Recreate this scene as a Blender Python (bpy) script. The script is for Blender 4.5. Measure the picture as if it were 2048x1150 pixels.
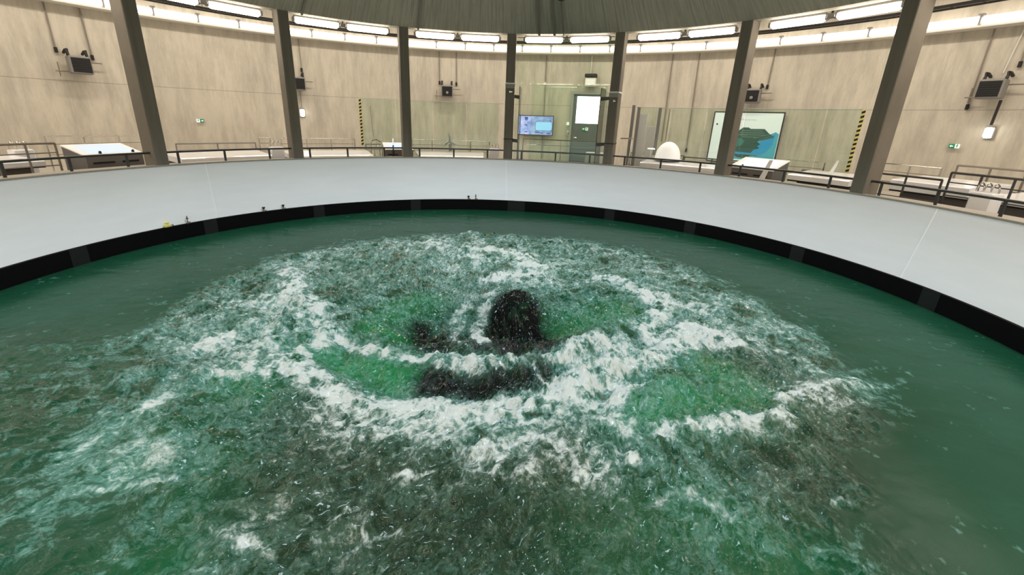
import bpy, math, random
import numpy as np
from mathutils import Vector, Matrix
for o in list(bpy.data.objects): bpy.data.objects.remove(o)
S=bpy.context.scene; C=S.collection
R_=math.radians
# ---------------- camera, world, exposure ----------------
CAM=Vector((0.0,-5.5707,1.0555)); PITCH,ROLL,YAW,FPX=0.3266,0.0341,-0.0473,871.7
cam=bpy.data.cameras.new('camera'); camo=bpy.data.objects.new('camera',cam); C.objects.link(camo)
fwd=Vector((-math.sin(YAW)*math.cos(PITCH),math.cos(YAW)*math.cos(PITCH),-math.sin(PITCH)))
r0=Vector((math.cos(YAW),math.sin(YAW),0)); u0=r0.cross(fwd)
ri=math.cos(ROLL)*r0+math.sin(ROLL)*u0; up=-math.sin(ROLL)*r0+math.cos(ROLL)*u0
m=Matrix((ri,up,-fwd)).transposed().to_4x4(); m.translation=CAM; camo.matrix_world=m
cam.sensor_width=36; cam.lens=36*FPX/2048; cam.shift_x=0.01084; cam.shift_y=-0.01983; cam.clip_start=.05
S.camera=camo
S.view_settings.view_transform='Standard'; S.view_settings.look='None'
S.view_settings.exposure=0.0; S.view_settings.gamma=1; S.view_settings.use_curve_mapping=False
S.cycles.transparent_max_bounces=16; S.cycles.max_bounces=8; S.cycles.caustics_reflective=False; S.cycles.caustics_refractive=False
S.cycles.sample_clamp_indirect=6
w=bpy.data.worlds.new('world'); S.world=w; w.use_nodes=True
w.node_tree.nodes['Background'].inputs[0].default_value=(.75,.87,1,1); w.node_tree.nodes['Background'].inputs[1].default_value=1.0
LAMP_E=20.0; LAMP_LOW_E=3.0; COOL=(.76,.89,1.0)
def light(name,kind,loc,energy,col,rot=(0,0,0),**k):
    l=bpy.data.lights.new(name,kind); l.energy=energy; l.color=col
    for a,b in k.items(): setattr(l,a,b)
    o=bpy.data.objects.new(name,l); C.objects.link(o); o.location=loc; o.rotation_euler=rot; return o
# added cool spot, cone sized to pool and basin; the roof opening is assumed
light('added_pool_spot','SPOT',(0,0,6.3),1500,COOL,spot_size=R_(97),spot_blend=.12,shadow_soft_size=.8)
# ---------------- constants of the hall ----------------
RIM=7.0; RB=6.497; ZB=-1.062; ZW=-1.347; RC=7.12; RWALL=13.54; ZF=-0.55; ZROOF=3.16; RROOF=7.12
def P(a,R,z): return Vector((R*math.cos(R_(a)),R*math.sin(R_(a)),z))
# the fluorescent lamps of the half of the hall behind the viewer, as long lights of the same size and place
for k in range(8):
    a=-6-22.5*k
    light('lamp_light','AREA',P(a,7.35,3.05),40,(1,.9,.75),(0,0,R_(a+90)),shape='RECTANGLE',size=2.0,size_y=.12)
# the corridor's own ceiling tubes, hung high over the walkway all round the hall
for k in range(16):
    a=5.7+22.5*k
    light('corridor_light','AREA',P(a,10.9,4.85),122,(1,.89,.74),(0,0,R_(a+90)),shape='RECTANGLE',size=3.6,size_y=.16)
# ---------------- materials ----------------
def mat(name,col,rough=.6,metal=0,emit=None,es=1,spec=.5,alpha=None):
    m=bpy.data.materials.new(name); m.use_nodes=True; b=m.node_tree.nodes['Principled BSDF']
    b.inputs['Base Color'].default_value=(*col,1); b.inputs['Roughness'].default_value=rough; b.inputs['Metallic'].default_value=metal
    b.inputs['Specular IOR Level'].default_value=spec
    if emit: b.inputs['Emission Color'].default_value=(*emit,1); b.inputs['Emission Strength'].default_value=es
    return m
class NT:
    def __init__(s,m): s.t=m.node_tree; s.b=s.t.nodes['Principled BSDF']
    def n(s,ty,inp=None,**k):
        x=s.t.nodes.new(ty)
        for a,b in k.items(): setattr(x,a,b)
        for a,b in (inp or {}).items():
            if isinstance(b,bpy.types.NodeSocket): s.t.links.new(b,x.inputs[a])
            else: x.inputs[a].default_value=b
        return x
    def link(s,a,b): s.t.links.new(a,b)
    def math(s,op,a,b=0.0,c=None):
        x=s.n('ShaderNodeMath',{0:a,1:b},operation=op)
        if c is not None: x.inputs[2].default_value=c
        return x.outputs[0]
    def ramp(s,f,pts):
        r=s.n('ShaderNodeValToRGB',{0:f}); e=r.color_ramp.elements
        while len(e)<len(pts): e.new(.5)
        for q,(p,c) in zip(e,pts): q.position=p; q.color=(*c,1) if len(c)==3 else c
        return r.outputs[0]
    def mix(s,f,a,b,mode='MIX'):
        x=s.n('ShaderNodeMix',data_type='RGBA',blend_type=mode)
        for i,v in ((0,f),(6,a),(7,b)):
            if isinstance(v,bpy.types.NodeSocket): s.link(v,x.inputs[i])
            else: x.inputs[i].default_value=v if i==0 else (*v,1)
        return x.outputs[2]
def concrete(name,base,polar=True,lines=14.0,stain=.5,rough=.75,cone=False,seams=True):
    """board-marked concrete: vertical streaks round the hall axis, soft stains, pores"""
    m=mat(name,base,rough,spec=.25); t=NT(m)
    co=t.n('ShaderNodeTexCoord').outputs['Object']
    g=t.n('ShaderNodeNewGeometry').outputs['Position']
    sp=t.n('ShaderNodeSeparateXYZ',{0:g})
    ang=t.math('ARCTAN2',sp.outputs[1],sp.outputs[0])
    if cone:
        v=t.n('ShaderNodeCombineXYZ',{0:t.math('MULTIPLY',ang,46.0),1:t.math('MULTIPLY',sp.outputs[2],.5),2:0.0}).outputs[0]
    else:
        v=t.n('ShaderNodeCombineXYZ',{0:t.math('MULTIPLY',ang,lines),1:t.math('MULTIPLY',sp.outputs[2],.2),2:t.math('MULTIPLY',t.n('ShaderNodeVectorMath',{0:g},operation='LENGTH').outputs['Value'],.3)}).outputs[0]
    n1=t.n('ShaderNodeTexNoise',{'Vector':v,'Scale':3.0,'Detail':8,'Roughness':.72}).outputs[0]
    n2=t.n('ShaderNodeTexNoise',{'Vector':g,'Scale':.55,'Detail':5,'Roughness':.6}).outputs[0]
    n3=t.n('ShaderNodeTexNoise',{'Vector':g,'Scale':9.0,'Detail':4,'Roughness':.7}).outputs[0]
    d=[x*(1-stain*.55) for x in base]; l=[min(1,x*(1+stain*.18)) for x in base]
    c=t.mix(t.ramp(n1,[(.34,(0,0,0)),(.58,(1,1,1))]),d,l)
    c=t.mix(t.math('MULTIPLY',t.ramp(n2,[(.36,(1,1,1)),(.56,(0,0,0))]),.55*stain),c,[x*.62 for x in base])
    c=t.mix(t.math('MULTIPLY',t.ramp(n3,[(.66,(0,0,0)),(.74,(1,1,1))]),.25),c,[x*.55 for x in base])
    if cone:
        saw=t.math('FRACT',t.math('MULTIPLY',ang,150/(2*math.pi)*1.0))
        ln=t.ramp(saw,[(0,(1,1,1)),(.09,(0,0,0)),(.93,(0,0,0)),(1,(1,1,1))])
        c=t.mix(t.math('MULTIPLY',ln,.35),c,[x*.45 for x in base])
    elif seams:
        # pour joint running level round the wall and formwork joints
        zz=t.math('ABSOLUTE',t.math('SUBTRACT',sp.outputs[2],1.665))
        ln=t.ramp(zz,[(0,(1,1,1)),(.018,(0,0,0))])
        low=t.ramp(sp.outputs[2],[(0,(1,1,1)),(1,(1,1,1))])
        saw=t.math('FRACT',t.math('MULTIPLY',ang,64/(2*math.pi)))
        l2=t.ramp(saw,[(0,(1,1,1)),(.014,(0,0,0))])
        c=t.mix(t.math('MULTIPLY',t.math('MAXIMUM',ln,t.math('MULTIPLY',l2,.45)),.6),c,[x*.35 for x in base])
    t.link(c,t.b.inputs['Base Color'])
    bp=t.n('ShaderNodeBump',{'Height':n1,'Distance':.02,'Strength':.35})
    t.link(bp.outputs[0],t.b.inputs['Normal'])
    return m
M={}
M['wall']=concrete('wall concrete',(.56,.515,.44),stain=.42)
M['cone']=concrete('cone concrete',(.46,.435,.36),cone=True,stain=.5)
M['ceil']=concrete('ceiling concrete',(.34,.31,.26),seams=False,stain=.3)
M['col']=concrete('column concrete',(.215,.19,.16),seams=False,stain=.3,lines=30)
M['floor']=concrete('floor screed',(.5,.47,.43),seams=False,stain=.2,rough=.35,lines=1)
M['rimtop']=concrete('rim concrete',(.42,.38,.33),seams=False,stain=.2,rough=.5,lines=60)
M['white']=mat('white basin paint',(.78,.81,.84),.42)
t=NT(M['white']); g=t.n('ShaderNodeNewGeometry').outputs['Position']
n=t.n('ShaderNodeTexNoise',{'Vector':t.n('ShaderNodeMapping',{'Vector':g,'Scale':(1,1,6)}).outputs[0],'Scale':1.2,'Detail':5}).outputs[0]
t.link(t.mix(t.ramp(n,[(.35,(0,0,0)),(.7,(1,1,1))]),(.76,.79,.82),(.79,.82,.85)),t.b.inputs['Base Color'])
M['joint']=mat('white joint strip',(.93,.94,.94),.4)
M['black']=mat('black rubber band',(.0025,.0025,.003),.6,spec=.12)
M['plate']=mat('dark band plate',(.012,.014,.015),.45,spec=.3)
M['steel']=mat('dark railing steel',(.075,.078,.082),.4,.6)
M['shine']=mat('polished stainless steel',(.72,.70,.66),.16,1)
M['galv']=mat('galvanised grey',(.30,.29,.28),.45,.5)
M['dark']=mat('dark metal',(.03,.028,.028),.5,.3)
M['blackm']=mat('matt black',(.006,.006,.007),.55)
M['grey']=mat('grey metal casing',(.27,.26,.26),.5,.2)
M['cond']=mat('conduit grey brown',(.23,.20,.17),.5)
M['tube']=mat('lit fluorescent diffuser',(.9,.9,.85),.4,emit=(1,.90,.74),es=LAMP_E)
M['tubelow']=mat('lit fluorescent tube',(.9,.9,.85),.4,emit=(1,.90,.75),es=LAMP_LOW_E)
M['shelf']=mat('white enamelled shelf',(.82,.80,.76),.5)
M['counter']=mat('white glossy counter',(.86,.86,.90),.12)
M['body']=mat('grey console body',(.16,.15,.15),.5)
M['bulk']=mat('lit bulkhead glass',(.9,.9,.85),.3,emit=(1,.96,.85),es=7)
M['green']=mat('exit sign green',(.01,.22,.11),.4,emit=(.01,.22,.11),es=.25)
M['signw']=mat('sign white',(.85,.9,.85),.4,emit=(.9,1,.92),es=.5)
M['plaster']=mat('white casing',(.75,.75,.72),.45)
M['doorm']=mat('blue grey door',(.115,.135,.15),.4)
M['doorf']=mat('door frame grey',(.36,.38,.37),.4,.2)
M['daypane']=mat('daylit door pane',(.9,.95,1),.2,emit=(.86,.95,1),es=3.2)
M['yellow']=mat('hazard yellow',(.80,.72,.22),.5)
M['ochre']=mat('ochre fitting',(.50,.34,.06),.5)
M['brass']=mat('bronze fitting',(.10,.07,.05),.4,.5)
M['red']=mat('dull red',(.16,.06,.05),.5)
def glass(name,tint,gl=.04):
    m=bpy.data.materials.new(name); m.use_nodes=True; t=m.node_tree; t.nodes.clear()
    o=t.nodes.new('ShaderNodeOutputMaterial'); a=t.nodes.new('ShaderNodeBsdfTransparent'); b=t.nodes.new('ShaderNodeBsdfGlossy')
    a.inputs[0].default_value=(*tint,1); b.inputs['Roughness'].default_value=.02
    f=t.nodes.new('ShaderNodeFresnel'); f.inputs[0].default_value=1.45; x=t.nodes.new('ShaderNodeMixShader')
    t.links.new(f.outputs[0],x.inputs[0]); t.links.new(a.outputs[0],x.inputs[1]); t.links.new(b.outputs[0],x.inputs[2]); t.links.new(x.outputs[0],o.inputs[0])
    return m
M['glass']=glass('green tinted glass',(.90,.955,.915)); M['glass2']=glass('clear tall glass',(.93,.975,.935))
M['edge']=mat('polished glass edge',(.02,.045,.04),.15)
M['edgel']=mat('bright glass edge',(.62,.72,.66),.1)
# ---------------- mesh helpers ----------------
class MB:
    def __init__(s): s.v=[]; s.f=[]; s.mi=[]; s.cur=0
    def add(s,vs,fs):
        k=len(s.v); s.v+= [Vector(v) for v in vs]; s.f+=[tuple(i+k for i in f) for f in fs]; s.mi+=[s.cur]*len(fs); return s
    def box(s,cx,cy,cz,sx,sy,sz,mx=None,ch=0.0):
        h=[sx/2,sy/2,sz/2]; c=min(ch,min(h)*.8)
        if c<=0:
            vs=[Vector((cx+i*h[0],cy+j*h[1],cz+k*h[2])) for i in(-1,1) for j in(-1,1) for k in(-1,1)]
            fs=[(0,1,3,2),(4,6,7,5),(0,4,5,1),(2,3,7,6),(0,2,6,4),(1,5,7,3)]
        else: # box with the vertical edges and rims chamfered
            def ring(x,y,z): return [(x-c,-y,z),(x,-y+c,z),(x,y-c,z),(x-c,y,z),(-x+c,y,z),(-x,y-c,z),(-x,-y+c,z),(-x+c,-y,z)]
            rs=[ring(h[0]-c,h[1]-c,-h[2]),ring(h[0],h[1],-h[2]+c),ring(h[0],h[1],h[2]-c),ring(h[0]-c,h[1]-c,h[2])]
            vs=[Vector((cx+a,cy+b,cz+d)) for r in rs for a,b,d in r]; fs=[tuple(range(7,-1,-1)),tuple(range(24,32))]
            for q in range(3):
                for i in range(8): fs.append((q*8+i,q*8+(i+1)%8,q*8+8+(i+1)%8,q*8+8+i))
        if mx is not None: vs=[mx@v for v in vs]
        return s.add(vs,fs)
    def tube(s,pts,r,n=8,caps=True,closed=False):
        pts=[Vector(p) for p in pts]; rings=[]; N=len(pts)
        for i,p in enumerate(pts):
            if closed: d=pts[(i+1)%N]-pts[i-1]
            else: d=pts[min(i+1,N-1)]-pts[max(i-1,0)]
            d.normalize(); a=Vector((0,0,1)) if abs(d.z)<.95 else Vector((1,0,0))
            x=d.cross(a).normalized(); y=x.cross(d); rr=r[i] if isinstance(r,(list,tuple)) else r
            rings.append([p+rr*(x*math.cos(2*math.pi*j/n)+y*math.sin(2*math.pi*j/n)) for j in range(n)])
        vs=[v for q in rings for v in q]; fs=[]
        for i in range(N if closed else N-1):
            k=((i+1)%N)*n
            for j in range(n): fs.append((i*n+j,i*n+(j+1)%n,k+(j+1)%n,k+j))
        if caps and not closed: fs+=[tuple(range(n-1,-1,-1)),tuple((N-1)*n+j for j in range(n))]
        return s.add(vs,fs)
    def arc(s,prof,a0,a1,n,closed=False):
        """sweep a closed (R,z) profile round the hall axis between two angles"""
        k=len(prof); vs=[]; N=n if closed else n+1
        for i in range(N):
            a=a0+(a1-a0)*i/n
            for (R,z) in prof: vs.append(P(a,R,z))
        fs=[]
        for i in range(n):
            b=((i+1)%N)*k
            for j in range(k): fs.append((i*k+j,b+j,b+(j+1)%k,i*k+(j+1)%k))
        if not closed: fs+=[tuple(range(k)),tuple(n*k+j for j in range(k-1,-1,-1))]
        return s.add(vs,fs)
    def lathe(s,prof,n=20,c=(0,0,0),mx=None):
        vs=[]; 
        for (r,z) in prof:
            for j in range(n): vs.append(Vector((c[0]+r*math.cos(2*math.pi*j/n),c[1]+r*math.sin(2*math.pi*j/n),c[2]+z)))
        fs=[(i*n+j,i*n+(j+1)%n,(i+1)*n+(j+1)%n,(i+1)*n+j) for i in range(len(prof)-1) for j in range(n)]
        fs+=[tuple(range(n-1,-1,-1)),tuple((len(prof)-1)*n+j for j in range(n))]
        if mx is not None: vs=[mx@v for v in vs]
        return s.add(vs,fs)
    def prism(s,poly,y0,y1):
        """polygon in local x,z pushed from y0 to y1"""
        k=len(poly); vs=[(x,y0,z) for x,z in poly]+[(x,y1,z) for x,z in poly]
        fs=[tuple(range(k)),tuple(range(2*k-1,k-1,-1))]+[(i,i+k,(i+1)%k+k,(i+1)%k) for i in range(k)]
        return s.add(vs,fs)
def obj(name,mb,m,parent=None,world=False,smooth=False,**props):
    me=bpy.data.meshes.new(name); vs=mb.v
    if world and parent is not None:
        inv=parent['_inv'] if False else INV[parent.name]; vs=[inv@v for v in vs]
    me.from_pydata([tuple(v) for v in vs],[],mb.f)
    for x in (m if isinstance(m,(list,tuple)) else [m]): me.materials.append(x)
    if any(mb.mi): me.polygons.foreach_set('material_index',mb.mi)
    me.validate(); 
    import bmesh
    b=bmesh.new(); b.from_mesh(me); bmesh.ops.recalc_face_normals(b,faces=b.faces); b.to_mesh(me); b.free()
    if smooth: me.polygons.foreach_set('use_smooth',[True]*len(me.polygons)); me.set_sharp_from_angle(angle=R_(35))
    o=bpy.data.objects.new(name,me); C.objects.link(o)
    if parent is not None: o.parent=parent
    for k,v in props.items(): o[k]=v
    return o
INV={}
def thing(name,label,cat,loc,rz=0,group=None):
    o=bpy.data.objects.new(name,None); C.objects.link(o); o.empty_display_size=.1
    o.location=loc; o.rotation_euler=(0,0,rz); o['label']=label; o['category']=cat
    if group: o['group']=group
    INV[o.name]=(Matrix.Translation(loc)@Matrix.Rotation(rz,4,'Z')).inverted(); return o
def at(name,label,cat,a,R,z,group=None):
    """an Empty facing the hall centre: local x to the right as seen from the pool, local y outward"""
    return thing(name,label,cat,P(a,R,z),R_(a-90),group)
def struct(name,mb,m,parent=None,**k):
    o=obj(name,mb,m,parent,**k)
    if parent is None: o['kind']='structure'
    return o
def copy_tree(o,loc=None,rz=None,label=None):
    c=o.copy(); C.objects.link(c)
    if loc is not None: c.location=loc
    if rz is not None: c.rotation_euler=(0,0,rz)
    if label: c['label']=label
    def kids(a,b):
        for ch in list(a.children):
            d=ch.copy(); C.objects.link(d); d.parent=b; kids(ch,d)
    kids(o,c); return c
# ---------------- shell of the hall ----------------
def ring(prof,n=192): return MB().arc(prof,0,360,n,closed=True)
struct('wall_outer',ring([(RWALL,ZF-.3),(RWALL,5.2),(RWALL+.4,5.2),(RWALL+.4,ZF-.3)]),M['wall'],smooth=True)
struct('floor',ring([(7.9,ZF),(RWALL+.02,ZF),(RWALL+.02,ZF-.2),(7.9,ZF-.2)]),M['floor'])
struct('floor_plinth',ring([(RIM+.06,-.04),(7.75,-.04),(7.95,-.10),(7.95,ZF-.1),(RIM+.06,ZF-.1)]),M['rimtop'],smooth=True)
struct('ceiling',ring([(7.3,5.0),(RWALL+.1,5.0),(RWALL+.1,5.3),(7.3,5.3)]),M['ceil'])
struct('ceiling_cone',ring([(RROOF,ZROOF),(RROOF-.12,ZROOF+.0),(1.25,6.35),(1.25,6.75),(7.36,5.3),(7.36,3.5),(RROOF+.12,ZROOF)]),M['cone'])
struct('assumed_oculus_1',ring([(1.25,6.35),(1.32,6.35),(1.32,6.9),(1.25,6.9)],48),M['doorf'])  # unseen collar of the assumed roof opening, added along with the spot
struct('wall_basin',ring([(RIM,0),(RB,ZB),(RB+.02,ZB-.02),(RB+.02,-2.2),(RIM+.08,-2.2),(RIM+.08,0)]),M['white'],smooth=True)
struct('trim_1',ring([(RIM-.015,-.012),(RIM-.015,.012),(RIM+.10,.012),(RIM+.10,-.05),(RIM+.0,-.03)],192),M['rimtop'])
struct('trim_2',ring([(RB-.004,ZB),(RB-.03,ZB-.008),(RB-.03,-2.1),(RB+.015,-2.1),(RB+.015,ZB)]),M['black'],smooth=True)
struct('floor_basin',MB().lathe([(6.7,-2.3),(6.7,-2.2)],64),M['white'])
for i,(a,b) in enumerate([(145.83,147.38),(84.8,84.17),(6.38,4.6)]):
    mb=MB(); A=P(a,RIM-.004,-.01); B=P(b,RB-.004,ZB+.004); t=P(a-90,1,0)*.007; nn=-P(a,1,0)*.006
    mb.add([A-t,A+t,B+t,B-t,A-t+nn,A+t+nn,B+t+nn,B-t+nn],[(0,1,2,3),(4,7,6,5),(0,4,5,1),(2,6,7,3),(1,5,6,2),(0,3,7,4)])
    struct('trim_%d'%(i+3),mb,M['joint'])
for i,a in enumerate([168.9,148.9,128,106.2,81.7,59.1,41.1,20.3,0.1,190,-20]):
    w_=1.15 if i!=4 else 2.1
    struct('trim_%d'%(i+6),MB().arc([(RB-.03,ZB-.012),(RB-.036,ZB-.012),(RB-.036,-1.7),(RB-.03,-1.7)],a-w_,a+w_,4),M['plate'])
STROKES=[
('F',0.2,1,[(-1.82,-1.75),(-1.49,-2.00),(-1.15,-2.21),(-0.86,-2.32),(-0.46,-2.40),(-0.03,-2.39),(0.37,-2.31),(0.71,-2.12),(1.04,-1.89),(1.41,-1.64),(1.79,-1.47),(2.15,-1.27),(2.57,-1.11),(2.88,-1.19)]),
('F',0.2,0.8,[(-2.28,-1.88),(-2.03,-1.83),(-1.71,-1.90),(-1.36,-2.10)]),
('F',0.34,0.5,[(-1.21,-2.32),(-0.74,-2.48),(-0.31,-2.59),(0.10,-2.56),(0.53,-2.41),(1.03,-2.15),(1.39,-1.90)]),
('F',0.42,0.33,[(-0.81,-2.57),(-0.30,-2.70),(0.17,-2.70),(0.59,-2.64),(0.94,-2.56)]),
('F',0.3,0.5,[(0.17,-2.86),(0.48,-2.80),(0.72,-3.01)]),
('F',0.065,1,[(-1.87,-0.84),(-1.47,-1.10),(-1.07,-1.41),(-0.67,-1.59),(-0.30,-1.64),(0.01,-1.68),(0.41,-1.71)]),
('F',0.12,1,[(-0.34,-1.78),(-0.09,-1.82),(0.26,-1.81)]),
('F',0.055,0.7,[(0.37,-1.55),(0.59,-1.47),(0.74,-1.61),(0.86,-1.81),(1.06,-1.81)]),
('F',0.06,0.6,[(0.51,-1.72),(0.57,-1.90),(0.68,-1.99)]),
('F',0.17,0.95,[(-3.00,0.96),(-2.63,0.31),(-2.30,-0.21),(-2.02,-0.48),(-1.83,-0.78),(-1.81,-1.10)]),
('F',0.3,0.45,[(-2.96,-0.07),(-2.77,0.11),(-2.37,-0.37),(-2.32,-0.80),(-1.85,-1.27)]),
('F',0.22,0.6,[(-2.85,-1.29),(-2.53,-1.39),(-2.18,-1.49),(-1.93,-1.60)]),
('F',0.14,0.6,[(-1.89,-1.38),(-1.79,-1.58),(-1.75,-1.81)]),
('F',0.22,0.8,[(-0.31,2.24),(0.16,2.15),(0.73,2.31),(0.91,1.66),(0.70,0.90)]),
('F',0.24,1,[(0.30,0.88),(0.71,1.02),(1.01,0.87)]),
('F',0.1,0.9,[(0.28,0.40),(0.07,0.02),(-0.02,-0.44),(-0.05,-0.87),(0.03,-1.23)]),
('F',0.14,0.55,[(-0.15,0.04),(-0.29,-0.45),(-0.31,-0.94),(-0.19,-1.29)]),
('F',0.25,0.45,[(-1.14,2.18),(-0.61,2.48),(-0.03,1.89)]),
('F',0.16,0.95,[(1.94,0.89),(2.20,0.56),(2.36,0.14),(2.47,-0.23),(2.18,-0.55),(2.00,-0.81),(2.05,-1.09)]),
('F',0.2,0.5,[(2.43,0.33),(2.74,-0.02),(3.08,-0.34)]),
('F',0.2,0.85,[(0.90,-1.55),(1.21,-1.37),(1.51,-1.20),(1.53,-1.42)]),
('F',0.2,0.95,[(2.26,-1.00),(2.57,-0.86),(2.85,-1.05),(2.90,-1.24)]),
('F',0.12,0.8,[(1.26,-1.81),(1.46,-1.99),(1.22,-2.30)]),
('F',0.12,0.6,[(1.15,-2.56),(1.24,-2.69),(1.32,-2.80)]),
('F',0.075,0.76,[(1.09,-2.91),(1.16,-2.94),(1.16,-3.04)]),
('F',0.12,0.85,[(1.50,-2.74),(1.82,-2.70),(2.10,-2.64),(2.36,-2.56),(2.60,-2.53)]),
('F',0.1,0.75,[(2.58,-2.56),(2.65,-2.40),(2.91,-2.21),(3.33,-2.03),(3.80,-1.87)]),
('F',0.18,0.45,[(3.01,-2.21),(3.46,-2.13),(3.80,-1.96)]),
('F',0.1,0.45,[(3.06,-0.64),(3.22,-1.04),(3.36,-1.38),(3.63,-1.78)]),
('F',0.0375,0.8,[(-0.58,-3.22),(-0.43,-3.19),(-0.31,-3.16)]),
('F',0.0375,0.56,[(2.40,-3.36),(2.55,-3.35)]),
('F',0.03,0.56,[(-0.92,-3.50),(-0.84,-3.39),(-0.76,-3.35)]),
('F',0.03,0.56,[(-0.78,-3.70),(-0.68,-3.64),(-0.51,-3.62)]),
('F',0.0525,0.68,[(-1.61,-3.62),(-1.48,-3.60),(-1.29,-3.69),(-1.16,-3.80)]),
('F',0.045,0.48,[(-1.28,-3.46),(-1.44,-3.56)]),
('F',0.0375,0.48,[(-2.56,-3.14),(-2.26,-3.19),(-2.05,-3.21)]),
('F',0.25,0.3,[(-2.85,-2.86),(-2.68,-2.86),(-2.36,-3.01)]),
('F',0.08,0.55,[(-2.69,-2.49),(-2.67,-2.39),(-2.70,-2.25)]),
('F',0.0525,0.36,[(-0.17,-3.47),(-0.07,-3.44)]),
('F',0.045,0.4,[(1.22,-3.37),(1.44,-3.33),(1.60,-3.49)]),
('G',0.6,0.38,[(-3.28,-0.06),(-3.20,-0.68),(-3.11,-1.29)]),
('G',0.6,0.5,[(-3.12,1.69),(-2.46,2.35),(-1.12,2.79),(0.37,3.10),(1.92,3.03),(2.77,2.39)]),
('G',0.6,0.45,[(3.04,1.79),(3.39,0.59),(3.61,-0.15),(3.71,-0.75)]),
('G',0.5,0.35,[(-2.44,-1.38),(-2.62,-1.77),(-2.84,-1.95)]),
('G',0.6,0.4,[(-0.54,1.58),(0.33,1.91),(1.60,1.44)]),
('G',0.5,0.5,[(-1.10,-2.38),(0.18,-2.57),(1.07,-2.36)]),
('G',0.5,0.35,[(1.39,-2.22),(1.42,-2.63),(1.88,-2.96),(1.17,-3.33)]),
('G',0.5,0.3,[(-3.00,-2.58),(-2.25,-2.86),(-2.49,-3.22)]),
('G',0.5,0.3,[(3.78,-1.86),(3.01,-2.20),(2.06,-2.86)]),
('G',0.4,0.35,[(-0.74,-2.86),(-0.19,-3.10),(0.51,-3.15),(1.05,-3.15)]),
('G',0.4,0.35,[(-1.01,-3.70),(-1.45,-3.66)]),
('G',0.3,0.3,[(2.11,-3.70),(2.37,-3.76)]),
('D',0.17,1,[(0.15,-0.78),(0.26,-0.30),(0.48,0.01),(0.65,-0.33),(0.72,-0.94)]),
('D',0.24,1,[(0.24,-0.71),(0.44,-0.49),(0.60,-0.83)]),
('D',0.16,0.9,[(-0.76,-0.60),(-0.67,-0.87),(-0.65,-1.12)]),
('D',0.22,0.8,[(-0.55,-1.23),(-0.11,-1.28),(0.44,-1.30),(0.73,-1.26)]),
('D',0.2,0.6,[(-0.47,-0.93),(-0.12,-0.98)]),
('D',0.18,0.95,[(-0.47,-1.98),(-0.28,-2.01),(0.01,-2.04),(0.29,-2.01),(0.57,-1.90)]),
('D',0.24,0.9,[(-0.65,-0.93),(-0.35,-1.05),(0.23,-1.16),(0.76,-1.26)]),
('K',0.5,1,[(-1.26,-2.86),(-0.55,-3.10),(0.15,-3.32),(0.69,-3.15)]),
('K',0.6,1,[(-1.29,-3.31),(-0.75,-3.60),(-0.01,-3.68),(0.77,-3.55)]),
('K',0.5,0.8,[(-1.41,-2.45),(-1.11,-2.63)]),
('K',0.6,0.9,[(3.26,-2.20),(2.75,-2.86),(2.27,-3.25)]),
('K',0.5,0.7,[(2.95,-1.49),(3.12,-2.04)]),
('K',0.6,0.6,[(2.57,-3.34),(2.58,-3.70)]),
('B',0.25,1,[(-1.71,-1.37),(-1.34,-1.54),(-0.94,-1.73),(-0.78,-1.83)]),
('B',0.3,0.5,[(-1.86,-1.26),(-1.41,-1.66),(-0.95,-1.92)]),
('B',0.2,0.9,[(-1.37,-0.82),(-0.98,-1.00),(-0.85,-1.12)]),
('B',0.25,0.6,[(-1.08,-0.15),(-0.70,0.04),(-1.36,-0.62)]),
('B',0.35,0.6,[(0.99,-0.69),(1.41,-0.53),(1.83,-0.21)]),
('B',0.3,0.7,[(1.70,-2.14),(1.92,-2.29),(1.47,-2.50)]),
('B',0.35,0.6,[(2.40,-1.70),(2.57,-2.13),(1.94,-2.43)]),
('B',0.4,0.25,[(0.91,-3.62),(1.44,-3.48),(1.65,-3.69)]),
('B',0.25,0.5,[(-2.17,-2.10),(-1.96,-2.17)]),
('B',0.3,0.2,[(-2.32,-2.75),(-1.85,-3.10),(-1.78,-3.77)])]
# ---------------- the water ----------------
rng=np.random.RandomState(7)
_T=rng.rand(512,512).astype(np.float32)*2-1
def vn(x,y):
    xi=np.floor(x).astype(np.int64); yi=np.floor(y).astype(np.int64); fx=x-xi; fy=y-yi
    fx=fx*fx*fx*(fx*(fx*6-15)+10); fy=fy*fy*fy*(fy*(fy*6-15)+10)
    a=_T[xi&511,yi&511]; b=_T[(xi+1)&511,yi&511]; c=_T[xi&511,(yi+1)&511]; d=_T[(xi+1)&511,(yi+1)&511]
    return (a*(1-fx)+b*fx)*(1-fy)+(c*(1-fx)+d*fx)*fy
def fbm(x,y,o=4,g=.5,ridge=False):
    s=0; a=1; t=0
    for i in range(o):
        v=vn(x+i*37.3,y+i*17.1)
        if ridge: v=1-2*np.abs(v)
        s=s+a*v; t+=a; a*=g; x,y=(x*1.72+y*1.05),(y*1.72-x*1.05)
    return s/t
def sst(a,b,x): 
    t=np.clip((x-a)/(b-a),0,1); return t*t*(3-2*t)
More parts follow.
